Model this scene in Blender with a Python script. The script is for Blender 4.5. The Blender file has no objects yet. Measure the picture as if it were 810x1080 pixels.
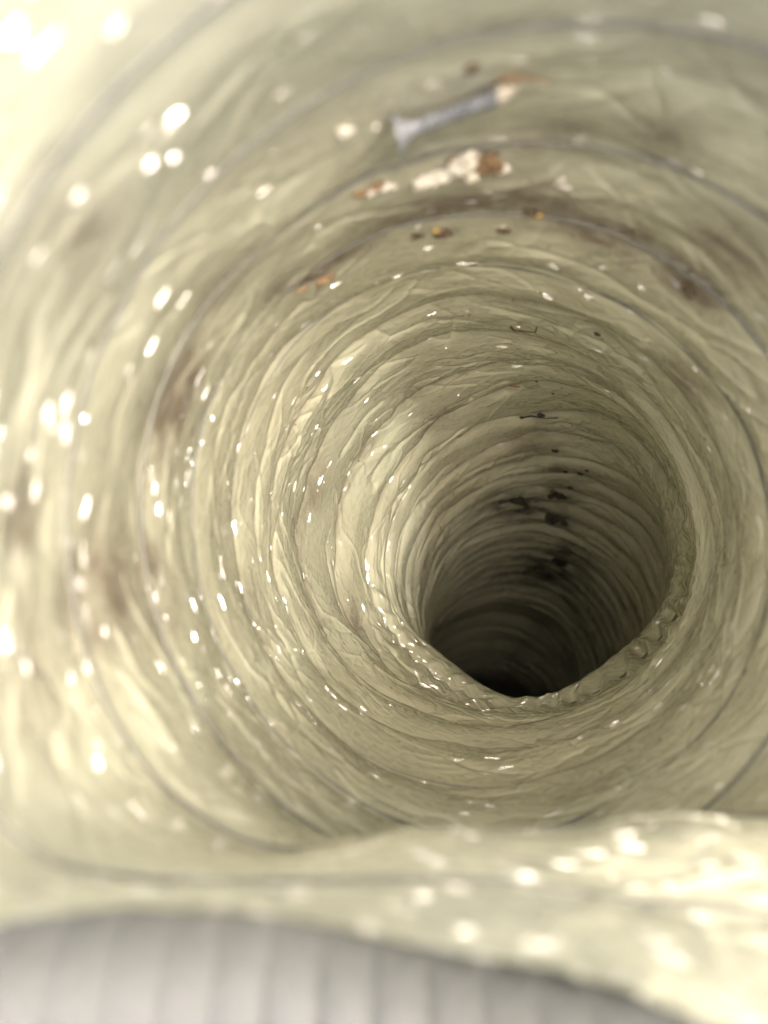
import bpy, math, random
import numpy as np
from mathutils import Vector, Matrix, Euler
from mathutils.bvhtree import BVHTree

random.seed(4)
sc = bpy.context.scene

# ------------------------------------------------------------ camera, sky, sun, exposure
TILT = math.radians(-20)
CAM = np.array([0.0, 0.0, 1.3])
cd = bpy.data.cameras.new('camera')
cam = bpy.data.objects.new('camera', cd)
sc.collection.objects.link(cam)
cam.location = CAM
cam.rotation_euler = (TILT, 0, 0)
cd.sensor_fit = 'VERTICAL'
cd.sensor_height = 36
cd.sensor_width = 27
cd.lens = 800 / 1080 * 36
cd.clip_start = 0.004
cd.clip_end = 50
cd.dof.use_dof = True
cd.dof.focus_distance = 0.315
cd.dof.aperture_fstop = 8.0
cd.dof.aperture_blades = 0
sc.camera = cam

ROT = np.array(Euler((TILT, 0, 0)).to_matrix())          # camera-side axes -> world


def W(p):
    """mm in the duct's own frame (x right, y across, z towards the mouth) -> metres in the world"""
    return (np.asarray(p, float) / 1000.0) @ ROT.T + CAM


SUN_LOCAL = np.array([0.19, 0.04, 0.98])
sd = ROT @ (SUN_LOCAL / np.linalg.norm(SUN_LOCAL))
elev = math.asin(sd[2])
azim = math.atan2(sd[0], sd[1])

w = bpy.data.worlds.new("World")
sc.world = w
w.use_nodes = True
nt = w.node_tree
sky = nt.nodes.new('ShaderNodeTexSky')
sky.sky_type = 'NISHITA'
sky.sun_disc = False
sky.sun_elevation = elev
sky.sun_rotation = azim
sky.dust_density = 10.0
sky.air_density = 0.8
sky.ozone_density = 0.0
bg = nt.nodes['Background']
nt.links.new(sky.outputs[0], bg.inputs[0])
bg.inputs[1].default_value = 0.15

sl = bpy.data.lights.new('sun', 'SUN')
sl.energy = 0.5
sl.angle = math.radians(3.0)
sl.color = (1.0, 0.97, 0.90)
so = bpy.data.objects.new('sun', sl)
sc.collection.objects.link(so)
so.rotation_euler = Vector(sd).to_track_quat('Z', 'Y').to_euler()
so.location = (0, 0, 3)

sc.view_settings.view_transform = 'Standard'
sc.view_settings.look = 'None'
sc.view_settings.exposure = 2.08
sc.view_settings.gamma = 1.0
sc.view_settings.use_curve_mapping = False
sc.cycles.use_denoising = True
sc.cycles.max_bounces = 8
sc.cycles.diffuse_bounces = 7
sc.cycles.glossy_bounces = 3
sc.cycles.transmission_bounces = 4
sc.cycles.use_adaptive_sampling = True
sc.cycles.adaptive_threshold = 0.03
sc.cycles.caustics_reflective = False
sc.cycles.sample_clamp_indirect = 6.0
sc.cycles.sample_clamp_direct = 0.0

# ------------------------------------------------------------ noise
def _h(ix, iy, seed):
    n = (ix.astype(np.int64) * 374761393 + iy.astype(np.int64) * 668265263 + seed * 1442695041) & 0xffffffff
    n = ((n ^ (n >> 13)) * 1274126177) & 0xffffffff
    n = (n ^ (n >> 16)) & 0xffffffff
    return n / 4294967295.0


def pn(u, v, pu, seed):
    """gradient noise, periodic in u with pu whole cells; about -1..1"""
    iu = np.floor(u); iv = np.floor(v)
    fu = u - iu; fv = v - iv
    su = fu * fu * fu * (fu * (fu * 6 - 15) + 10)
    sv = fv * fv * fv * (fv * (fv * 6 - 15) + 10)
    def g(a, b):
        an = _h(np.mod(iu + a, pu), iv + b, seed) * 2 * math.pi
        return np.cos(an) * (fu - a) + np.sin(an) * (fv - b)
    x0 = g(0, 0) * (1 - su) + g(1, 0) * su
    x1 = g(0, 1) * (1 - su) + g(1, 1) * su
    return (x0 * (1 - sv) + x1 * sv) * 1.5


def ridge(u, v, pu, seed):
    return 1.0 - np.minimum(1, np.abs(pn(u, v, pu, seed)) * 1.8)


def worley(u, v, pu, seed):
    iu = np.floor(u); iv = np.floor(v)
    f1 = np.full(u.shape, 9.0); f2 = f1.copy(); tilt = np.zeros(u.shape)
    for a in (-1, 0, 1):
        for b in (-1, 0, 1):
            cx = np.mod(iu + a, pu); cy = iv + b
            dx = iu + a + _h(cx, cy, seed) - u
            dy = iv + b + _h(cx, cy, seed + 7) - v
            d = np.sqrt(dx * dx + dy * dy)
            an = _h(cx, cy, seed + 13) * 2 * math.pi
            tl = dx * np.cos(an) + dy * np.sin(an)
            m = d < f1
            f2 = np.where(m, f1, np.minimum(f2, d))
            tilt = np.where(m, tl, tilt)
            f1 = np.where(m, d, f1)
    return f1, f2, tilt


def tri(u, v, pu, seed):
    """crumpled-sheet noise: flat triangular facets, periodic in u; -1..1"""
    iu = np.floor(u); iv = np.floor(v)
    fu = u - iu; fv = v - iv
    def h(a, b):
        return _h(np.mod(iu + a, pu), iv + b, seed) * 2 - 1
    h00 = h(0, 0); h10 = h(1, 0); h01 = h(0, 1); h11 = h(1, 1)
    A = np.where(fu > fv, h00 + (h10 - h00) * fu + (h11 - h10) * fv, h00 + (h01 - h00) * fv + (h11 - h01) * fu)
    gu = 1 - fu
    B = np.where(gu > fv, h10 + (h00 - h10) * gu + (h01 - h00) * fv, h10 + (h11 - h10) * fv + (h01 - h11) * gu)
    return np.where(_h(np.mod(iu, pu), iv, seed + 99) > 0.5, A, B)


def smooth(x, a, b):
    t = np.clip((x - a) / (b - a), 0, 1)
    return t * t * (3 - 2 * t)


# ------------------------------------------------------------ the duct's run
KN = np.array([  # depth, x, y (mm), radius
    (44, 22, -5, 75), (60, 22, -5, 75), (87, 22, -6, 75), (119, 23, -5, 75), (150, 24, -5, 75), (187, 25, -5, 75),
    (220, 28, -6, 75), (253, 33, -6.5, 75), (286, 39, -8, 75), (319, 51, -12, 75),
    (360, 70, -21, 75), (400, 81, -35, 74), (437, 89, -49, 74), (500, 98, -76, 74),
    (560, 104, -100, 74), (620, 107, -124, 74), (680, 106, -151, 74), (725, 107, -153, 73), (760, 108, -180, 73),
    (795, 110, -217, 73), (835, 112, -246, 73), (900, 115, -268, 73), (1000, 118, -290, 73), (1150, 120, -325, 73), (1300, 120, -380, 73)], float)


def spline(kn, n=24):
    out = []
    K = np.vstack([2 * kn[0] - kn[1], kn, 2 * kn[-1] - kn[-2]])
    for i in range(1, len(K) - 2):
        p0, p1, p2, p3 = K[i - 1:i + 3]
        for t in np.arange(n) / n:
            out.append(0.5 * ((2 * p1) + (-p0 + p2) * t + (2 * p0 - 5 * p1 + 4 * p2 - p3) * t * t + (-p0 + 3 * p1 - 3 * p2 + p3) * t ** 3))
    out.append(K[-2])
    return np.array(out)


CL = spline(KN)
for _ in range(20):
    CL[1:-1] = 0.25 * CL[:-2] + 0.5 * CL[1:-1] + 0.25 * CL[2:]
CP = np.stack([CL[:, 1], CL[:, 2], -CL[:, 0]], 1)
SEG = np.linalg.norm(np.diff(CP, axis=0), axis=1)
SL = np.concatenate([[0], np.cumsum(SEG)])
STOT = SL[-1]
TG = np.gradient(CP, axis=0)
TG /= np.linalg.norm(TG, axis=1)[:, None]
UP = np.array([0, 1.0, 0])
NN = UP - (TG @ UP)[:, None] * TG
NN /= np.linalg.norm(NN, axis=1)[:, None]
BB = np.cross(TG, NN)                                   # to the right

# wire phase along the run: pulled open at the mouth, squeezed further in
DK = [0, 187, 230, 290, 345, 410, 600, 900, 1400]
PK = [33, 33, 33, 32, 29, 22, 19, 20, 22]
DEP = CL[:, 0]
PHS = np.concatenate([[0], np.cumsum(SEG / np.interp(0.5 * (DEP[1:] + DEP[:-1]), DK, PK))])
PHS -= np.interp(87, DEP, PHS) - 0.27


def at(s, arr):
    if arr.ndim == 1:
        return np.interp(s, SL, arr)
    return np.stack([np.interp(s, SL, arr[:, k]) for k in range(arr.shape[1])], -1)


def macro(s, th, off=0.0):
    """smooth wall point; th = 0 top, pi/2 right, pi bottom; off > 0 is inwards"""
    c = at(s, CP); n = at(s, NN); b = at(s, BB); d = at(s, DEP)
    R = at(s, CL[:, 3])
    # gentle out-of-round
    R = R * (1 + 0.018 * np.sin(2 * th + s / 60.0) + 0.012 * np.sin(3 * th - s / 45.0 + 1))
    # kink on the inside of the first bend: wall pushed in from the right and from below
    def ang(a, wdt):
        dd = np.abs(np.mod(th - a + np.pi, 2 * np.pi) - np.pi)
        return np.exp(-(dd / wdt) ** 2)
    k1 = np.exp(-((d - 372) / 26.0) ** 2)
    R = R - 15 * k1 * ang(2.50, 0.62) - 9 * k1 * ang(3.75, 0.55) - 10 * k1 * ang(1.45, .7) 
    k2 = np.exp(-((d - 716) / 16.0) ** 2)
    R = R + 5 * k2 * ang(0, 1.2)
    
    R = R + 8 * np.clip((96 - d) / 50, 0, 1.2) ** 1.6 * ang(5.2, 1.2)      # unseen rim flared at upper left, shaped to let sun onto the wall
    R = R - off
    p = c + (np.cos(th) * R)[..., None] * n + (np.sin(th) * R)[..., None] * b
    # slack lip of the mouth lying over on the near side
    x = p[..., 0]; dd = -p[..., 2]
    crest = -50.5 + 0.0026 * np.clip(-x - 5, 0, 99) ** 2 + 0.0008 * np.clip(x - 30, 0, 99) ** 2 + 1.8 * np.sin(x / 17.0) + 0.9 * np.sin(x / 7.3 + 1)
    edge = -40.5 - 0.16 * np.clip(x + 15, 0, 200) - 0.26 * np.clip(x - 18, 0, 200) - 0.8 * np.sin(x / 11.0)
    shelf = edge + (crest - edge) * np.clip((dd - 72) / 42.0, 0, 1.2)
    drop = np.clip(dd - 112, 0, 300)
    F = shelf - 0.021 * drop ** 1.95 - 0.1 * np.clip(76 - dd, 0, 99) ** 1.5
    F = F - off * 0
    k = 5.0 + 8.0 * smooth(dd, 108, 150)
    y = p[..., 1]
    m = np.clip((F + (-off if off < 0 else 0) * -1 * 0 - y) / k, -30, 30)
    ynew = y + k * np.log1p(np.exp(m))
    if off < 0:
        ynew = ynew + off * smooth(ynew - y, 0, 10)
    elif off > 0:
        ynew = ynew + off * smooth(ynew - y, 0, 10)
    p = p.copy()
    p[..., 1] = ynew
    return p


# ------------------------------------------------------------ wrinkled wall grid
NTH = 1000
def rows():
    out = [0.0]
    while out[-1] < STOT:
        d = float(np.interp(out[-1], SL, DEP))
        out.append(out[-1] + np.interp(d, [0, 90, 400, 700, 1300], [0.9, 0.42, 0.55, 1.2, 3.0]))
    return np.array(out)
SR = rows()
NS = len(SR)
S, T = np.meshgrid(SR, np.arange(NTH) / NTH * 2 * np.pi, indexing='ij')
LIP = 35 * np.exp(-(np.abs(T - np.pi) / 1.6) ** 4)
S = S + LIP * np.clip(1 - S / 200, 0, 1)
D = at(S, DEP)
U = T / (2 * np.pi)

deep = smooth(D, 170, 330)
phase = at(S, PHS) + U
wu = 0.35 * pn(U * 18, S / 26, 18, 80); wv_ = 0.4 * pn(U * 16, S / 22, 16, 81)
def trw(nu, ls, seed, shear=0.0):
    return tri(U * nu + wu * nu / 40 + shear * S / ls, S / ls + wv_, nu, seed)
rough_phase = (phase + (0.04 + 0.10 * deep) * pn(U * 9, S / 30, 9, 1) + (0.03 + 0.15 * deep) * trw(16, 16, 2)
               + 0.09 * deep * trw(34, 9, 3, 0.5) + 0.03 * deep * trw(80, 6, 4))
fr = rough_phase - np.floor(rough_phase)
roll = np.power(np.clip(np.sin(np.pi * fr), 0, 1), 0.5)
ph2 = phase + 0.5 + 0.42 * trw(11, 24, 5) + 0.16 * trw(30, 10, 6)
fr_b = ph2 - np.floor(ph2)
tuck_on = smooth(pn(U * 9, S / 20, 9, 7), -0.02, 0.25)
tuck = np.exp(-(np.minimum(fr_b, 1 - fr_b) / 0.06)) * tuck_on
amp = np.interp(D, [0, 120, 190, 250, 340, 500, 900], [0.3, 0.8, 1.6, 2.4, 3.2, 3.4, 2.8])
ampn = amp * (1 + 0.35 * pn(U * 7, S / 25, 7, 8))
disp = ampn * roll - 0.5 * ampn * tuck
near = 1 - smooth(D, 150, 240)
# slack film: big sags, then flat crumple facets at three sizes, then a few long sharp folds
msk = smooth(pn(U * 6, S / 40, 6, 20), -0.3, 0.3)
msk2 = smooth(pn(U * 8, S / 30, 8, 21), -0.15, 0.35)
disp += (1.6 - 0.9 * deep) * pn(U * 5, S / 60, 5, 22) + (1.0 - 0.3 * deep) * trw(12, 30, 23, 0.6)
disp += (0.55 - 0.1 * deep) * trw(26, 15, 24, -0.5) + (0.26 - 0.06 * deep) * (0.2 + 0.8 * msk) * trw(70, 6.5, 25, 0.4)
disp += 0.13 * msk2 * trw(170, 3.2, 26, 0.3)
f_dia = ridge(U * 20 + S / 18 + 0.5 * trw(30, 12, 27), S / 30, 20, 13) ** 8
f_di2 = ridge(U * 16 - S / 22 + 0.5 * trw(30, 12, 28), S / 26, 16, 14) ** 9
f_cir = ridge(U * 9 + S / 80, S / 8 + 0.4 * trw(24, 14, 29), 9, 15) ** 6
disp += 0.6 * f_dia * msk2 - 0.6 * f_di2 * msk + 0.25 * f_cir * msk

# gathered pleats round the inside of the kink
def angw(a, wdt):
    q = np.abs(np.mod(T - a + np.pi, 2 * np.pi) - np.pi)
    return np.exp(-(q / wdt) ** 2)
pl_zone = np.exp(-((D - 343) / 17.0) ** 2) * np.clip(angw(2.15, 0.75) + 0.45 * angw(3.6, 0.9), 0, 1)
pl_ph = U * 40 + 0.45 * pn(U * 14, S / 30, 14, 60)
pleat = 0.5 + 0.5 * np.cos(2 * np.pi * pl_ph)
disp = disp * (1 - 0.55 * pl_zone) + pl_zone * (4.4 * (np.power(pleat, 1.4) * (0.6 + 0.8 * (pn(U * 20, S / 30, 20, 62) + 0.5)) - 0.4) )
disp *= (1 - 0.1 * smooth(D, 600, 900))

disp *= 1 - 0.65 * np.exp(-((D - 374) / 15.0) ** 2) * angw(2.6, 1.4)
P0 = macro(S, T)
# true outward-inward normals from the smooth wall
du = np.roll(P0, -1, 1) - np.roll(P0, 1, 1)
dv = np.gradient(P0, axis=0)
NRM = np.cross(du, dv)
NRM /= np.maximum(np.linalg.norm(NRM, axis=2, keepdims=True), 1e-9)
cc = at(S, CP)
flip = np.sign(np.sum(NRM[:, :, :] * (cc - P0), axis=2).mean())
NRM *= flip
P = P0 + NRM * disp[..., None]

# ------------------------------------------------------------ rays onto the wall
st_i, st_j = 3, 4
Pc = P[::st_i, ::st_j]
ci, cj = Pc.shape[:2]
idx = np.arange(ci * cj).reshape(ci, cj)
a_ = idx[:-1, :]; b_ = np.roll(idx, -1, 1)[:-1, :]; c_ = np.roll(idx, -1, 1)[1:, :]; d_ = idx[1:, :]
BV = BVHTree.FromPolygons([tuple(v) for v in Pc.reshape(-1, 3)], np.stack([a_, b_, c_, d_], -1).reshape(-1, 4).tolist())


def hit(px, py):
    """where the wall is seen at that place of the 810 x 1080 photograph (mm, duct frame), and its inward normal"""
    v = Vector((px - 405, 540 - py, -800)).normalized()
    loc, n, i, dist = BV.ray_cast(Vector((0, 0, 0)), v)
    if loc is None:
        print('MISS', px, py)
        return Vector((0, 0, -200)), -v
    if n.dot(v) > 0:
        n = -n
    return loc, n


# ------------------------------------------------------------ mesh and material helpers
def link(name, me, mats, parent=None, origin=None):
    o = bpy.data.objects.new(name, me)
    for m in (mats if isinstance(mats, (list, tuple)) else [mats]):
        me.materials.append(m)
    sc.collection.objects.link(o)
    if parent:
        o.parent = parent
    return o


def tag(o, label=None, cat=None, group=None, kind=None):
    for k, v in (('label', label), ('category', cat), ('group', group), ('kind', kind)):
        if v:
            o[k] = v
    return o


def empty(name, loc):
    o = bpy.data.objects.new(name, None)
    sc.collection.objects.link(o)
    o.location = loc
    o.empty_display_size = 0.01
    return o


def grid_mesh(name, V, wrap=True, smooth_=True):
    n, m = V.shape[:2]
    me = bpy.data.meshes.new(name)
    idx = np.arange(n * m, dtype=np.int32).reshape(n, m)
    if wrap:
        a = idx[:-1]; b = np.roll(idx, -1, 1)[:-1]; c = np.roll(idx, -1, 1)[1:]; d = idx[1:]
    else:
        a = idx[:-1, :-1]; b = idx[:-1, 1:]; c = idx[1:, 1:]; d = idx[1:, :-1]
    F = np.stack([a, b, c, d], -1).reshape(-1, 4)
    me.vertices.add(n * m)
    me.vertices.foreach_set('co', V.reshape(-1).astype(np.float32))
    me.loops.add(F.size)
    me.loops.foreach_set('vertex_index', F.reshape(-1).astype(np.int32))
    me.polygons.add(len(F))
    me.polygons.foreach_set('loop_start', np.arange(0, F.size, 4, dtype=np.int32))
    me.polygons.foreach_set('loop_total', np.full(len(F), 4, dtype=np.int32))
    me.polygons.foreach_set('use_smooth', np.full(len(F), smooth_, dtype=bool))
    me.update()
    me.validate()
    return me


def mesh_from(name, verts, faces, smooth_=True):
    me = bpy.data.meshes.new(name)
    me.from_pydata([tuple(v) for v in verts], [], faces)
    me.polygons.foreach_set('use_smooth', [smooth_] * len(me.polygons))
    me.update()
    return me


class NG:
    def __init__(s, name):
        s.m = bpy.data.materials.new(name)
        s.m.use_nodes = True
        s.t = s.m.node_tree
        s.b = s.t.nodes['Principled BSDF']
        s.out = s.t.nodes['Material Output']

    def n(s, typ, **kw):
        nd = s.t.nodes.new(typ)
        for k, v in kw.items():
            if k in nd.inputs.keys() if isinstance(k, str) else False:
                nd.inputs[k].default_value = v
            else:
                setattr(nd, k, v)
        return nd

    def l(s, a, b):
        s.t.links.new(a, b)

    def mix(s, fac, a, b):
        nd = s.t.nodes.new('ShaderNodeMix')
        nd.data_type = 'RGBA'
        for sock, v in ((nd.inputs[0], fac), (nd.inputs[6], a), (nd.inputs[7], b)):
            if hasattr(v, 'is_output'):
                s.l(v, sock)
            else:
                sock.default_value = v
        return nd.outputs[2]

    def noise(s, scale, detail=4, rough=.55, vec=None, dist=0.0):
        nd = s.t.nodes.new('ShaderNodeTexNoise')
        nd.inputs['Scale'].default_value = scale
        nd.inputs['Detail'].default_value = detail
        nd.inputs['Roughness'].default_value = rough
        nd.inputs['Distortion'].default_value = dist
        if vec:
            s.l(vec, nd.inputs['Vector'])
        return nd

    def ramp(s, src, *stops):
        nd = s.t.nodes.new('ShaderNodeValToRGB')
        el = nd.color_ramp.elements
        while len(el) < len(stops):
            el.new(0.5)
        for e, (p, c) in zip(el, stops):
            e.position = p
            e.color = (c, c, c, 1) if isinstance(c, (int, float)) else (*c, 1)
        s.l(src, nd.inputs[0])
        return nd.outputs[0]

    def math(s, op, a, b=0.0):
        nd = s.t.nodes.new('ShaderNodeMath')
        nd.operation = op
        for i, v in enumerate((a, b)):
            if hasattr(v, 'is_output'):
                s.l(v, nd.inputs[i])
            else:
                nd.inputs[i].default_value = v
        return nd.outputs[0]


def film_material():
    g = NG('film_liner')
    tc = g.n('ShaderNodeTexCoord').outputs['Object']
    dirt_shade = g.n('ShaderNodeAttribute', attribute_name='dirt_shade')
    grime = g.n('ShaderNodeAttribute', attribute_name='grime')
    n1 = g.noise(28, 5, .6, tc)
    base = g.mix(g.ramp(n1.outputs[0], (.3, 0.0), (.72, 1.0)), (0.51, 0.502, 0.365, 1), (0.60, 0.594, 0.44, 1))
    n0 = g.noise(9, 3, .5, tc)
    base = g.mix(g.math('MULTIPLY', g.ramp(n0.outputs[0], (.45, 0.0), (.62, 1.0)), 0.5), base, (0.50, 0.512, 0.39, 1))
    # dull brown dust, plus crease shade painted along the tucks
    n2 = g.noise(160, 6, .68, tc)
    dm = g.math('MULTIPLY', g.math('MINIMUM', g.math('MULTIPLY', dirt_shade.outputs['Fac'], 1.5), 1.0), g.ramp(n2.outputs[0], (.30, 0.45), (.58, 1.0)))
    base = g.mix(dm, base, (0.175, 0.14, 0.10, 1))
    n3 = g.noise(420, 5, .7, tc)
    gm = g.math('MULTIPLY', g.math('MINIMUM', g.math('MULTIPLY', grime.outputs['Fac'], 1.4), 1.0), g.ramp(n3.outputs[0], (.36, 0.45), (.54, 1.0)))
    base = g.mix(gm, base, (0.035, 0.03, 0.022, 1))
    # specks
    v = g.n('ShaderNodeTexVoronoi')
    v.inputs['Scale'].default_value = 210
    g.l(tc, v.inputs['Vector'])
    rnd = g.n('ShaderNodeSeparateColor')
    g.l(v.outputs['Color'], rnd.inputs[0])
    sp = g.math('MULTIPLY', g.math('LESS_THAN', v.outputs['Distance'], 0.13), g.math('GREATER_THAN', rnd.outputs[0], 0.94))
    base = g.mix(g.math('MULTIPLY', sp, 0.7), base, (0.12, 0.08, 0.05, 1))
    b = g.b
    g.l(base, b.inputs['Base Color'])
    b.inputs['Roughness'].default_value = 0.5
    b.inputs['Specular IOR Level'].default_value = 0.25
    b.inputs['Coat Weight'].default_value = 1.0
    b.inputs['Coat IOR'].default_value = 1.75
    rr = g.math('ADD', g.math('MULTIPLY', g.math('ADD', dm, gm), 0.4), g.ramp(n1.outputs[0], (.3, .05), (.8, .12)))
    g.l(rr, b.inputs['Coat Roughness'])
    # fine creases of thin film
    wn = g.noise(120, 1, .5, tc)
    wv = g.n('ShaderNodeVectorMath', operation='MULTIPLY_ADD')
    g.l(wn.outputs['Color'], wv.inputs[0])
    wv.inputs[1].default_value = (.006, .006, .006)
    g.l(tc, wv.inputs[2])
    fl = g.n('ShaderNodeAttribute', attribute_name='flow')
    wf = g.n('ShaderNodeVectorMath', operation='MULTIPLY_ADD')
    g.l(wn.outputs['Color'], wf.inputs[0])
    wf.inputs[1].default_value = (.008, .008, .008)
    g.l(fl.outputs['Vector'], wf.inputs[2])
    v1 = g.n('ShaderNodeTexVoronoi', feature='DISTANCE_TO_EDGE')
    v1.inputs['Scale'].default_value = 140
    g.l(wf.outputs[0], v1.inputs['Vector'])
    n4 = g.noise(260, 2, .6, tc, 0.6)
    h = g.math('ADD', g.math('MULTIPLY', g.math('MINIMUM', v1.outputs['Distance'], 0.18), 2.2), g.math('MULTIPLY', n4.outputs[0], 0.4))
    # sparse sharp kinks of the film: only here does it turn steeply enough to flash
    n5 = g.noise(75, 2, .55, tc, 0.4)
    kink = g.math('SUBTRACT', 1.0, g.math('MULTIPLY', g.math('ABSOLUTE', g.math('SUBTRACT', n5.outputs[0], 0.5)), 16.0))
    kink = g.math('MAXIMUM', kink, 0.0)
    n6 = g.noise(45, 1, .5, tc)
    kink = g.math('MULTIPLY', kink, g.ramp(n6.outputs[0], (.52, 0.0), (.68, 1.0)))
    hh = g.math('ADD', h, g.math('MULTIPLY', kink, 0.5))
    bp = g.n('ShaderNodeBump')
    bp.inputs['Strength'].default_value = 1.0
    bp.inputs['Distance'].default_value = 0.0006
    g.l(hh, bp.inputs['Height'])
    # tiny flat facets of crumpled film, each turned its own way
    v3 = g.n('ShaderNodeTexVoronoi')
    v3.inputs['Scale'].default_value = 330
    g.l(wf.outputs[0], v3.inputs['Vector'])
    fs = g.n('ShaderNodeVectorMath', operation='SUBTRACT')
    g.l(v3.outputs['Color'], fs.inputs[0]); fs.inputs[1].default_value = (.5, .5, .5)
    fk = g.n('ShaderNodeVectorMath', operation='SCALE')
    g.l(fs.outputs[0], fk.inputs[0]); fk.inputs['Scale'].default_value = 0.25
    rs = g.n('ShaderNodeSeparateColor'); g.l(v3.outputs['Color'], rs.inputs[0])
    n7 = g.noise(85, 2, .6, fl.outputs['Vector'])
    thr_ = g.ramp(n7.outputs[0], (.56, 1.0), (.74, 0.82))
    slk = g.n('ShaderNodeAttribute', attribute_name='slack')
    thr_ = g.math('SUBTRACT', thr_, g.math('MULTIPLY', slk.outputs['Fac'], 0.055))
    xx_ = g.math('MAXIMUM', g.math('SUBTRACT', rs.outputs[0], thr_), 0.0)
    tt_ = g.math('ADD', g.math('MULTIPLY', g.math('GREATER_THAN', xx_, 0.0), 0.7), g.math('MULTIPLY', rs.outputs[1], 4.5))
    tt_ = g.math('MULTIPLY', tt_, g.math('GREATER_THAN', xx_, 0.0))
    ft = g.n('ShaderNodeVectorMath', operation='SCALE')
    ft.inputs[0].default_value = tuple(ROT @ np.array([0.0, 0.0, 1.0]))
    g.l(tt_, ft.inputs['Scale'])
    fa = g.n('ShaderNodeVectorMath', operation='ADD')
    g.l(bp.outputs[0], fa.inputs[0]); g.l(fk.outputs[0], fa.inputs[1])
    fb = g.n('ShaderNodeVectorMath', operation='ADD')
    g.l(fa.outputs[0], fb.inputs[0]); g.l(ft.outputs[0], fb.inputs[1])
    fa = fb
    fn = g.n('ShaderNodeVectorMath', operation='NORMALIZE')
    g.l(fa.outputs[0], fn.inputs[0])
    g.l(fn.outputs[0], b.inputs['Coat Normal'])
    tr = g.n('ShaderNodeBsdfTranslucent')
    g.l(base, tr.inputs['Color'])
    mx = g.n('ShaderNodeMixShader')
    mx.inputs[0].default_value = 0.18
    g.l(b.outputs[0], mx.inputs[1])
    g.l(tr.outputs[0], mx.inputs[2])
    g.l(mx.outputs[0], g.out.inputs['Surface'])
    return g.m


def simple(name, col, rough=0.5, metal=0.0, col2=None, scale=200, bump=0.0, coat=0.0, spec=0.5):
    g = NG(name)
    tc = g.n('ShaderNodeTexCoord').outputs['Object']
    n = g.noise(scale, 5, .62, tc)
    c2 = col2 or tuple(c * 0.7 for c in col)
    f = g.ramp(n.outputs[0], (.32, 0.0), (.68, 1.0))
    g.l(g.mix(f, (*col, 1), (*c2, 1)), g.b.inputs['Base Color'])
    g.b.inputs['Roughness'].default_value = rough
    g.b.inputs['Metallic'].default_value = metal
    g.b.inputs['Coat Weight'].default_value = coat
    g.b.inputs['Specular IOR Level'].default_value = spec
    if bump:
        bp = g.n('ShaderNodeBump')
        bp.inputs['Strength'].default_value = bump
        bp.inputs['Distance'].default_value = 0.0006
        g.l(n.outputs[0], bp.inputs['Height'])
        g.l(bp.outputs[0], g.b.inputs['Normal'])
    return g.m


M_film = film_material()
M_wire = simple('wire_steel', (0.125, 0.125, 0.11), 0.5, 0.0, (0.17, 0.17, 0.14), 300, coat=0.1, spec=0.3)
M_ins = simple('glass_wool', (0.62, 0.55, 0.30), 0.95, 0, (0.50, 0.44, 0.22), 90, 1.0)
M_jacket = simple('jacket_foil', (0.55, 0.55, 0.55), 0.45, 0.3, (0.42, 0.42, 0.43), 60, 0.4)

# ------------------------------------------------------------ DUCT
origin = W((22, -80, -150))
duct = empty('air_duct', origin)
tag(duct, 'flexible air duct lined with crinkled clear film over yellowish insulation, seen down its mouth', 'air duct')
liner = link('liner', grid_mesh('liner', W(P) - origin), M_film, duct)

# dirt: brown dust (its mask also takes painted crease shade) and black grime (grime), laid where it has gathered on the wall
dirt_shade = np.zeros(D.shape); grime = np.zeros(D.shape)
def blob(arr, px, py, rad, amt, flat=1.0):
    p, n = hit(px, py)
    v = P0 - np.array(p)
    r2 = (v[..., 0] ** 2 + v[..., 1] ** 2 + (v[..., 2] * flat) ** 2) / rad ** 2
    np.maximum(arr, min(1, amt * (1.75 if arr is dirt_shade else 1.1)) * np.exp(-r2 * 0.75), out=arr)
for a in ((430, 228, 12, .6, 1.5), (480, 215, 13, .62, 1.5), (540, 212, 13, .7, 1.5), (590, 222, 12, .6, 1.5), (650, 245, 12, .5, 1.5), (720, 290, 10, .6, 1.5),
          (370, 262, 9, .5, 1.5), (330, 290, 8, .5, 1.5), (190, 400, 10, .5, 1), (180, 440, 8, .5, 1), (120, 610, 10, .5, 1), (100, 640, 9, .45, 1),
          (155, 600, 6, .5, 1), (20, 540, 5, .5, 1), (235, 300, 8, .35, 1), (300, 300, 8, .35, 1), (700, 150, 8, .35, 1), (600, 140, 7, .3, 1),
          (560, 150, 6, .25, 1), (770, 260, 9, .4, 1), (90, 250, 5, .3, 1), (170, 640, 9, .3, 1), (30, 680, 8, .25, 1), (260, 640, 9, .25, 1), (460, 440, 14, .25, 1),
          (720, 400, 9, .4, 1), (640, 400, 10, .3, 1), (330, 520, 12, .2, 1), (560, 470, 15, .3, 1), (370, 650, 12, .3, 1), (620, 820, 12, .25, 1)):
    blob(dirt_shade, *a)
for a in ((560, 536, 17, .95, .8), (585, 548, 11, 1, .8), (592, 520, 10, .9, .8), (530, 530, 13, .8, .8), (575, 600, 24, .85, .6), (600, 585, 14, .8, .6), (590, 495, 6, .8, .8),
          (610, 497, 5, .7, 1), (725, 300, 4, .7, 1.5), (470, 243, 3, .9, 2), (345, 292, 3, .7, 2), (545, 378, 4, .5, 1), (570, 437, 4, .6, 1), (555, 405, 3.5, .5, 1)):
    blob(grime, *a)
streak = 0.6 + 0.4 * smooth(pn(U * 30, S / 5, 30, 70), -0.3, 0.4)
dirt_shade *= streak
grime *= (0.4 + 0.6 * smooth(pn(U * 40, S / 8, 40, 71), -0.25, 0.3))
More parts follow.
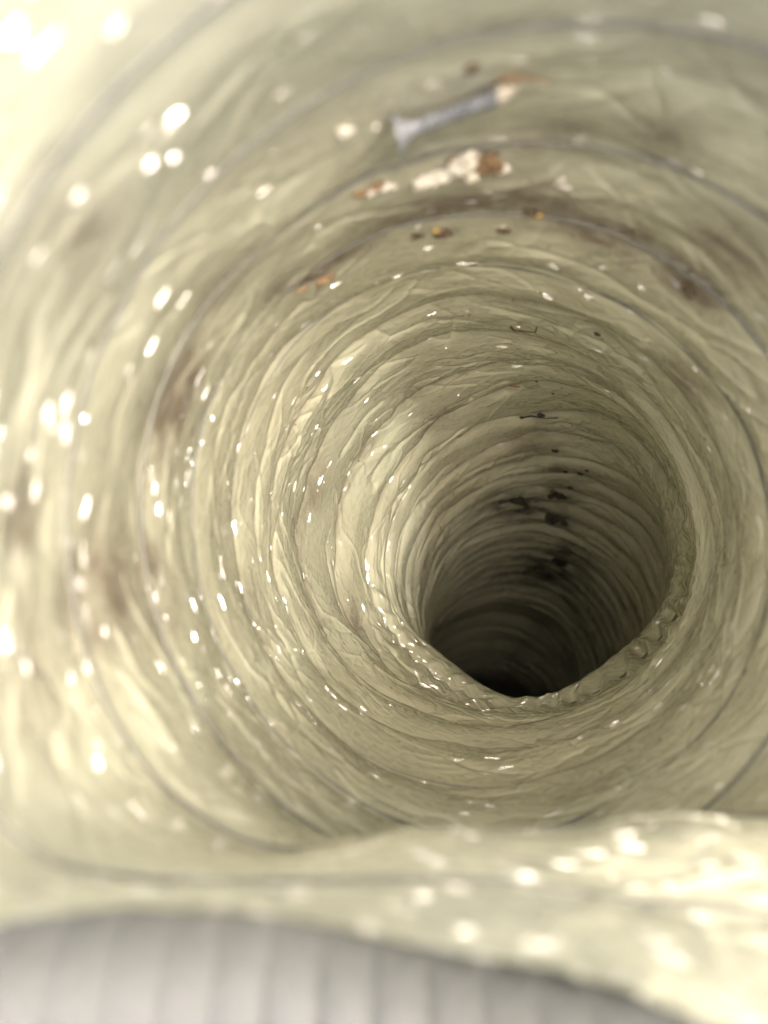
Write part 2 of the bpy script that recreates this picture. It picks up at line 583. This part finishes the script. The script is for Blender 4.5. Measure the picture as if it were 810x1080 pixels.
# crease shade painted as a dark line in the tucks between the rolls
tuck_shade = np.exp(-(np.minimum(fr, 1 - fr) / 0.07) ** 2)
dirt_shade = np.clip(dirt_shade + 0.5 * tuck_shade * smooth(D, 160, 260) * (0.4 + 0.6 * msk2) + 0.10 * smooth(pn(U * 12, S / 30, 12, 72), 0.0, 0.6), 0, 1)
slack = np.clip(near * (0.15 + angw(3.9, 1.5)), 0, 1) * smooth(pn(U * 14, S / 14, 14, 90), -0.35, 0.25)
slack = np.maximum(slack, 3.2 * np.clip(pl_zone * 2, 0, 1))
slack = np.maximum(slack, 3.6 * np.exp(-((D - 830) / 60.0) ** 2) * (T < 10))
slack = np.maximum(slack, 2.0 * (1 - smooth(D, 118, 135)) * angw(np.pi, 1.1))
for nm, arr in (('dirt_shade', dirt_shade), ('grime', grime), ('slack', slack)):
    at_ = liner.data.attributes.new(nm, 'FLOAT', 'POINT')
    at_.data.foreach_set('value', arr.reshape(-1).astype(np.float32))


flow = np.stack([0.075 * np.cos(T), 0.075 * np.sin(T), S * 0.0021], -1)
fa_ = liner.data.attributes.new('flow', 'FLOAT_VECTOR', 'POINT')
fa_.data.foreach_set('vector', flow.reshape(-1).astype(np.float32))


def sweep(path, rad, nseg=8, cap=True):
    """tube along a path given in the duct frame (mm)"""
    p = np.asarray(path, float)
    t = np.gradient(p, axis=0)
    t /= np.maximum(np.linalg.norm(t, axis=1)[:, None], 1e-9)
    ref = np.array([0.13, 0.27, 0.95])
    a = np.cross(t, ref); a /= np.linalg.norm(a, axis=1)[:, None]
    b = np.cross(t, a)
    r = np.broadcast_to(np.asarray(rad, float), (len(p),))
    an = np.arange(nseg) / nseg * 2 * np.pi
    return p[:, None, :] + r[:, None, None] * (np.cos(an)[None, :, None] * a[:, None, :] + np.sin(an)[None, :, None] * b[:, None, :])


# the wire helix: where the wall phase is a whole number
ths = np.arange(0, 60 * 160) / 160 * 2 * np.pi
ph_w = PHS[0] + 0.02 + 1 - 1 + 0
turn = ths / (2 * np.pi)
k_need = np.floor(PHS[0]) + 1
s_w = []
tt = []
for tn in turn:
    th = (-tn) % 1.0
    need = k_need + tn - 0.0
    # phase(s) + U = integer ; U = th, going round backwards as s grows
    ps = need - 0.0
    if ps > PHS[-1]:
        break
    s_w.append(np.interp(ps, PHS, SL)); tt.append(2 * np.pi * ((-ps) % 1.0))
s_w = np.array(s_w); tt = np.array(tt)
ok = (s_w > 1.0) & (at(s_w, DEP) < 520)
s_w = s_w[ok]; tt = tt[ok]
# ride just proud of the wrinkled film
lipw = 35 * np.exp(-(np.abs(tt - np.pi) / 1.6) ** 4)
inside = s_w > lipw + 2
inside &= s_w > s_w[~inside].max() if (~inside).any() else True
s_w = s_w[inside]; tt = tt[inside]; lipw = lipw[inside]
i_s = np.clip(np.searchsorted(SR, np.where(s_w < 200, (s_w - lipw) / (1 - lipw / 200), s_w)), 1, NS - 1)
j_t = np.round(tt / (2 * np.pi) * NTH).astype(int) % NTH
dw = disp[i_s, j_t]
kern = np.hanning(15); kern /= kern.sum()
dws = np.convolve(np.pad(dw, 7, mode='edge'), kern, mode='valid')
nw = NRM[i_s, j_t]
bury = np.interp(at(s_w, DEP), [0, 165, 215, 240], [0.45, 0.35, -0.25, -1.2])
wp = macro(s_w, tt) + nw * (np.maximum(dws, 0) + bury)[:, None]
wire = link('wire', grid_mesh('wire', W(sweep(wp, 0.38, 8)) - origin), M_wire, duct)
wire['label'] = 'grey spring wire coiled round under the film'

# insulation and outer jacket, outside the liner
def outer(off, d0, name, mat, nth=120, step=9.0):
    s0 = float(np.interp(d0, DEP, SL))
    ss = np.concatenate([np.arange(s0, STOT - 1, step), [STOT - 0.5]])
    SS, TT = np.meshgrid(ss, np.arange(nth) / nth * 2 * np.pi, indexing='ij')
    fr_ = at(SS, PHS) + TT / (2 * np.pi)
    lum = off + 1.3 * np.sin(2 * np.pi * fr_)
    c = at(SS, CP)
    p = macro(SS, TT)
    # outward
    v = p - c
    v /= np.linalg.norm(v, axis=2, keepdims=True)
    return ss, TT, p + v * lum[..., None], p + v * 2.6
ss, TT, po, pi_ = outer(17, 68, 'insulation', M_ins)
ring = np.stack([pi_[0] * (1 - k) + po[0] * k for k in np.linspace(0, 1, 6)])
body = np.concatenate([ring, po[1:]], 0)
ss, TT, pj, pi_ = outer(20, 76, 'jacket', M_jacket)
cen = at(np.array([STOT]), CP)[0]
endr = np.stack([pj[-1] * (1 - k) + cen * k for k in (0.3, 0.6, 0.9, 0.999)])
jack = np.concatenate([pj, endr], 0)
# both are cut back further behind the slack lip
for arr, cut in ((body, 112), (jack, 120)):
    tb = np.arange(120) / 120 * 2 * np.pi
    wgt = np.exp(-(np.abs(tb - np.pi) / 1.65) ** 6)
    for j in range(120):
        dd = -arr[:, j, 2]
        lim = wgt[j] * cut
        k = np.argmax(dd > lim)
        if k > 0:
            arr[:k, j] = arr[k, j]
link('insulation', grid_mesh('insulation', W(body) - origin), M_ins, duct)
link('jacket', grid_mesh('jacket', W(jack) - origin), M_jacket, duct)

# ------------------------------------------------------------ RIBBED CLOTH under the lip of the mouth
M_cloth = simple('cloth_weave', (0.102, 0.104, 0.103), 0.9, 0, (0.086, 0.092, 0.086), 700, 0.5)
xs = np.linspace(-190, 230, 1260)
vv = np.linspace(0, 1, 70)
V2, X2 = np.meshgrid(vv, xs, indexing='ij')
yy = -53.5 - 0.20 * np.clip(X2 + 15, 0, 60) - V2 * 150
zz = -(88 + V2 * 60 - 26 * np.exp(-(V2 / 0.12) ** 2) * 0 + 20 * np.exp(-V2 / 0.03))
rib_u = X2 / 7.1 + 0.25 * np.sin(V2 * 4 + 0.6) + 0.12 * np.sin(X2 / 31.0)
rib = np.abs(np.sin(np.pi * rib_u)) ** 0.8
slow = 2.2 * np.sin(X2 / 37.0 + V2 * 2) + 1.2 * np.sin(X2 / 15.0 - V2 * 5)
C3 = np.stack([X2, yy, zz + 2.1 * rib * (0.75 + 0.35 * np.sin(X2 / 13.0 + 1)) + slow], -1)
co = W((20, -120, -110))
cl = link('ribbed_cloth', grid_mesh('ribbed_cloth', W(C3) - co, wrap=False), M_cloth)
cl.location = co
md = cl.modifiers.new('thick', 'SOLIDIFY'); md.thickness = 0.0012; md.offset = 0
tag(cl, 'pale grey ribbed cloth hanging out of focus below the mouth of the duct', 'cloth')

# ------------------------------------------------------------ SCREW
M_zinc = simple('zinc', (0.25, 0.26, 0.265), 0.6, 0.2, (0.085, 0.09, 0.10), 420, 0.3)
M_pale = simple('pale_plaster', (0.50, 0.47, 0.38), 0.8, 0, (0.40, 0.34, 0.26), 400, 0.5)


def frame(a, b, n):
    x = (b - a).normalized()
    z = (n - x * n.dot(x)).normalized()
    y = z.cross(x)
    return x, y, z


def lathe(prof, nseg=28, twist=None):
    """prof: (x along axis, radius); axis = local x"""
    vs = []; fs = []
    for i, (x, r) in enumerate(prof):
        for j in range(nseg):
            a = 2 * math.pi * j / nseg
            rr = r if twist is None else r + twist(x, a)
            vs.append((x, rr * math.cos(a), rr * math.sin(a)))
    for i in range(len(prof) - 1):
        for j in range(nseg):
            k = (j + 1) % nseg
            fs.append((i * nseg + j, i * nseg + k, (i + 1) * nseg + k, (i + 1) * nseg + j))
    return vs, fs


pa, na = hit(414, 124)
pb, nb = hit(546, 84)
L = (pb - pa).length
x, y, z = frame(pa, pb, na + nb)
print('screw length mm', L, tuple(pa), tuple(pb))
Mloc = Matrix((x, y, z)).transposed()
def scr(vs, lift, lifttip):
    out = []
    for v in vs:
        t = v[0] / L
        q = pa + Mloc @ Vector(v) + z * (lift * (1 - t) + lifttip * t)
        out.append(W(np.array(q)))
    return np.array(out)
R0 = L * 0.155
so_ = W(np.array(pa))
screw = empty('screw', so_)
tag(screw, 'blue grey screw with flared head and whitened tip lying on the film', 'screw')
lift, ltip = R0 * 0.92, L * 0.06
prof = [(0.0, 0.001), (0.0, R0 * 0.30), (L * .015, R0 * 0.34), (L * .018, R0 * .55), (0.0, R0 * .62), (-L * .004, R0 * 0.96), (L * .012, R0), (L * .03, R0 * .94), (L * .055, R0 * .72), (L * .085, R0 * .54), (L * .12, R0 * .42), (L * .17, R0 * .34), (L * 0.2, R0 * .31)]
vs, fs = lathe(prof)
vv_ = scr(vs, lift, ltip)
link('head', mesh_from('head', vv_ - so_, fs), M_zinc, screw)
# threaded shank
pitch = L * 0.052
def thr(x_, a):
    f = (x_ / pitch + a / (2 * math.pi)) % 1.0
    return R0 * 0.24 * max(0, 1 - abs(f - 0.5) * 3.0)
prof = [(L * .2 + L * .62 * i / 200, R0 * .31) for i in range(201)]
vs, fs = lathe(prof, 20, thr)
link('threaded_shank', mesh_from('threaded_shank', scr(vs, lift, ltip) - so_, fs), M_zinc, screw)
prof = [(L * .82 + L * .18 * i / 60, R0 * .31 * (1 - (i / 60) ** 1.6) + R0 * 0.02) for i in range(61)]
vs, fs = lathe(prof, 20, lambda x_, a: thr(x_, a) * max(0, 1 - (x_ - L * .82) / (L * .16)) * 0.9 + R0 * .10 * max(0, 1 - (x_ - L * .82) / (L * .18)))
tip = link('tip', mesh_from('tip', scr(vs, lift, ltip) - so_, fs), M_pale, screw)
tip['label'] = 'tip caked in pale plaster'

# ------------------------------------------------------------ DEBRIS
M_white = simple('white_flake', (0.76, 0.74, 0.64), 0.7, 0, (0.56, 0.50, 0.38), 500, 0.4)
M_rust = simple('rusty_brown', (0.30, 0.19, 0.09), 0.85, 0, (0.13, 0.085, 0.05), 900, 0.8)
M_dark = simple('dark_soil', (0.06, 0.045, 0.03), 0.9, 0, (0.13, 0.09, 0.05), 900, 0.8)
M_ochre = simple('ochre_grit', (0.45, 0.33, 0.10), 0.8, 0, (0.22, 0.15, 0.06), 900, 0.6)
M_black = simple('black_leaf', (0.02, 0.018, 0.014), 0.75, 0, (0.05, 0.042, 0.03), 600, 0.8)


def chip(name, px, py, ln, wd, th, mat, ang=0.0, seed=0, label=None, cat=None, group=None, parent=None, curl=0.0, rag=0.25, off=0.0, base=None):
    """a ragged thick flake lying on the wall. ln, wd, th in mm; ang turns it in the wall from the picture's horizontal"""
    rnd = random.Random(seed * 77 + int(px) * 3 + int(py))
    p, n = hit(px, py)
    hx = (Vector((1, 0, 0)) - n * n.x).normalized()
    hy = n.cross(hx)
    ax = hx * math.cos(ang) + hy * math.sin(ang)
    ay = n.cross(ax)
    N = 22
    rad = []
    ph = [rnd.uniform(0, 6.28) for _ in range(4)]
    for j in range(N):
        a = 2 * math.pi * j / N
        r = 1 + rag * (0.6 * math.sin(2 * a + ph[0]) + 0.5 * math.sin(3 * a + ph[1]) + 0.35 * math.sin(5 * a + ph[2])) + rag * 0.5 * rnd.uniform(-1, 1)
        rad.append(max(0.3, r))
    vs = []; fs = []
    rings = [0.0, 0.35, 0.7, 1.0]
    for side in (1, -1):
        for q in rings:
            for j in range(N):
                a = 2 * math.pi * j / N
                xx = ln / 2 * q * rad[j] * math.cos(a); yy_ = wd / 2 * q * rad[j] * math.sin(a)
                h = th * (0.5 if side > 0 else -0.5) * (1 if q < 1 else 0.35)
                h += th * 0.45 * rnd.uniform(-1, 1) * (1 if side > 0 else 0.3) * (q > 0) + curl * ((xx / (ln / 2)) ** 2 - 0.2) * wd * 0.3
                vs.append(p + ax * xx + ay * yy_ + n * (h + th * 0.5 + 0.25 + off))
    per = len(rings) * N
    for si in (0, 1):
        for i in range(len(rings) - 1):
            for j in range(N):
                k = (j + 1) % N
                a0 = si * per + i * N
                f = (a0 + j, a0 + k, a0 + N + k, a0 + N + j)
                fs.append(f if si == 0 else f[::-1])
    for j in range(N):
        k = (j + 1) % N
        fs.append(((len(rings) - 1) * N + j, (len(rings) - 1) * N + k, per + (len(rings) - 1) * N + k, per + (len(rings) - 1) * N + j))
    wv = np.array([W(np.array(v)) for v in vs])
    o_ = W(np.array(p)) if base is None else base
    o = link(name, mesh_from(name, wv - o_, fs, False), mat, parent)
    if parent is None:
        o.location = o_
        tag(o, label, cat, group)
    return o


def lump(name, px, py, sx, sy, sz, mat, seed=0, label=None, cat=None, group=None, parent=None, base=None, ang=0.0):
    import bmesh
    rnd = random.Random(seed * 31 + int(px))
    p, n = hit(px, py)
    hx = (Vector((1, 0, 0)) - n * n.x).normalized()
    hy = n.cross(hx)
    ax = hx * math.cos(ang) + hy * math.sin(ang); ay = n.cross(ax)
    bm = bmesh.new()
    bmesh.ops.create_icosphere(bm, subdivisions=3, radius=1)
    o_ = W(np.array(p)) if base is None else base
    fr1 = [Vector((rnd.uniform(-3, 3), rnd.uniform(-3, 3), rnd.uniform(-3, 3))) for _ in range(5)]
    for v in bm.verts:
        c = v.co.copy()
        r = 1 + 0.13 * sum(math.sin(f.dot(c) * 1.6 + i) for i, f in enumerate(fr1)) + rnd.uniform(-.06, .06)
        q = p + ax * (c.x * sx * r) + ay * (c.y * sy * r) + n * (c.z * sz * r + sz * 0.55)
        v.co = Vector(W(np.array(q)) - o_)
    me = bpy.data.meshes.new(name)
    bm.to_mesh(me); bm.free()
    o = link(name, me, mat, parent)
    if parent is None:
        o.location = o_
        tag(o, label, cat, group)
    return o


# the clump of flaking plaster and rust beside the screw
b0 = W(np.array(hit(470, 178)[0]))
cl0 = empty('plaster_flake', b0)
tag(cl0, 'long cream flake of plaster with an orange brown rusty end, below the screw', 'flake')
chip('flake_body', 458, 184, 10.5, 3.8, 1.2, M_white, 0.25, 1, parent=cl0, base=b0)
chip('flake_body', 488, 166, 6.8, 5.6, 1.5, M_white, 0.5, 2, parent=cl0, base=b0, off=.4)
chip('flake_body', 530, 174, 3.0, 2.2, 1.0, M_white, 0.2, 3, parent=cl0, base=b0)
chip('flake_body', 497, 176, 2.6, 1.8, 0.9, M_white, 0.9, 9, parent=cl0, base=b0, off=1.6)
lump('rust_crust', 511, 168, 3.0, 2.8, 1.5, M_rust, 1, parent=cl0, base=b0)
lump('rust_crust', 522, 176, 1.7, 1.4, 1.0, M_rust, 2, parent=cl0, base=b0)
lump('rust_crust', 475, 170, 1.0, 1.2, .9, M_rust, 3, parent=cl0, base=b0)
chip('plaster_flake', 408, 194, 3.6, 2.0, 0.9, M_white, -0.3, 4, 'small cream plaster crumb left of the long plaster flake', 'flake')
chip('plaster_flake', 390, 199, 2.2, 1.8, 0.9, M_white, 0.3, 5, 'small cream flake at the far left end of the row of debris below the screw', 'flake')
lump('dirt_crumb', 397, 194, 1.6, 0.9, 0.8, M_rust, 5, 'brown crumb between two small cream flakes left of the long plaster flake', 'crumb')
lump('dirt_crumb', 380, 202, 1.6, 0.8, 0.7, M_rust, 6, 'brown crumb ending the row of debris left of the long flake', 'crumb')
chip('white_chip', 363, 136, 3.4, 2.2, 0.6, M_white, -0.5, 6, 'blurred white chip lying left of and below the screw head', 'chip')
chip('white_chip', 530, 364, 4.6, 1.3, 0.7, M_white, 0.0, 7, 'thin white splinter on a roll near the top of the dark part of the duct', 'chip')
lump('dirt_crumb', 497, 70, 1.1, 0.8, 0.7, M_dark, 7, 'small dark speck on the film just above the screw', 'crumb')
lump('dirt_crumb', 468, 244, 1.9, 1.2, 1.0, M_dark, 8, 'black brown crumb in the tuck below the long plaster flake', 'crumb')
lump('dirt_crumb', 460, 242, 1.0, 0.9, 0.8, M_ochre, 9, 'ochre grain touching the black crumb in the tuck', 'crumb')
lump('dirt_crumb', 441, 247, 1.5, 0.8, 0.7, M_dark, 10, 'dark crumb in the tuck, left of the larger black brown one', 'crumb')
lump('dirt_crumb', 530, 242, 1.6, 0.8, 0.7, M_dark, 11, 'dark crumb in the tuck right of the larger black brown one', 'crumb')
lump('dirt_crumb', 559, 222, 1.6, 1.2, 0.9, M_dark, 12, 'dark crumb beside the ochre grit on the dusty smear', 'crumb')
lump('dirt_crumb', 569, 226, 1.1, 1.0, 0.8, M_ochre, 13, 'ochre grit grain on the dusty smear right of the flake', 'crumb')
lump('dirt_crumb', 343, 293, 3.4, 1.1, 0.9, M_rust, 14, 'long orange brown crumb in the tuck at upper left', 'crumb', ang=-0.5)
lump('dirt_crumb', 318, 305, 1.4, 0.7, 0.6, M_rust, 15, 'tiny brown crumb just left of the long orange brown crumb', 'crumb')
lump('dirt_crumb', 727, 302, 2.6, 1.2, 0.9, M_dark, 16, 'dark soil crumb at upper right in a fold of film', 'crumb', ang=-0.6)
lump('dirt_crumb', 542, 407, 2.4, 0.5, 0.5, M_rust, 17, 'flat rusty speck high on the far wall', 'crumb')
SPK = ((566, 402, .8, 'tiny black speck high on the far wall, beside the flat rusty speck'), (570, 437, 1.6, 'black grit grain next to the short dark stalk on the far wall'),
       (585, 475, 1.7, 'lone black grit grain midway between the short stalk and the leaf scraps'), (596, 497, 1.8, 'largest of the three black grains in a row just above the leaf scraps'),
       (612, 499, 1.6, 'middle one of three black grains in a row just above the leaf scraps'), (619, 496, 1.1, 'smallest of three black grains in a row above the leaf scraps'),
       (583, 415, .7, 'tiny black speck on the far wall above the short dark stalk'), (602, 514, 1.6, 'black grain touching the small leaf scrap above the pair'),
       (630, 352, 1.0, 'black speck alone in a tuck to the right of the thin white splinter'), (550, 440, 1.1, 'black grain at the left end of the short dark stalk'))
for i, (px, py, q, lb) in enumerate(SPK):
    lump('black_speck', px, py, q, q * .7, q * .5, M_black, 20 + i, lb, 'speck', 'black specks on the far wall')
# bent dark wisp seen at (555,347)
def wisp(name, pts, r, mat, label, cat, group=None, lift=1.0):
    ps = []
    for (px, py) in pts:
        p, n = hit(px, py)
        ps.append(np.array(p + n * lift))
    ps = np.array(ps)
    t = np.linspace(0, len(ps) - 1, len(ps) * 6)
    ps = np.stack([np.interp(t, np.arange(len(ps)), ps[:, k]) for k in range(3)], 1)
    rr = r * (0.7 + 0.3 * np.sin(t * 2.2)) * np.clip(np.minimum(t, t[-1] - t) * 3 + 0.25, 0, 1)
    o_ = W(ps[0])
    V = W(sweep(ps, rr, 8)) - o_
    o = link(name, grid_mesh(name, V), mat)
    o.location = o_
    tag(o, label, cat, group)
    return o
wisp('stalk', ((538, 341), (543, 346), (566, 348), (567, 342)), 0.45, M_dark, 'bent dark stalk in a tuck above the white splinter', 'stalk')
wisp('stalk', ((548, 439), (560, 437), (575, 440), (590, 439)), 0.5, M_black, 'short dark stalk on the far wall right of centre', 'stalk')
wisp('stalk', ((520, 78), (550, 76), (585, 82)), 0.45, M_rust, 'thin brown stalk touching the screw tip', 'stalk', lift=.9)
# dead leaf scraps deep in the duct
chip('leaf_scrap', 542, 527, 15, 8, 0.8, M_black, 0.1, 30, 'black curled leaf scrap, left one of the pair deep in the duct', 'leaf', curl=.5, rag=.4)
chip('leaf_scrap', 588, 545, 12, 15, 0.8, M_black, 0.5, 31, 'black leaf scrap, right one of the pair deep in the duct', 'leaf', curl=.4, rag=.4)
chip('leaf_scrap', 588, 522, 9, 7, 0.7, M_black, 0.9, 32, 'small black leaf scrap just above the pair deep in the duct', 'leaf', curl=.4, rag=.45)
chip('leaf_scrap', 592, 592, 15, 7, 0.8, M_black, 0.2, 33, 'lowest black leaf scrap, below the pair deep in the duct', 'leaf', curl=.3, rag=.5)
# wood splinter of film lying loose
print('rows', NS, 'verts', NS * NTH)
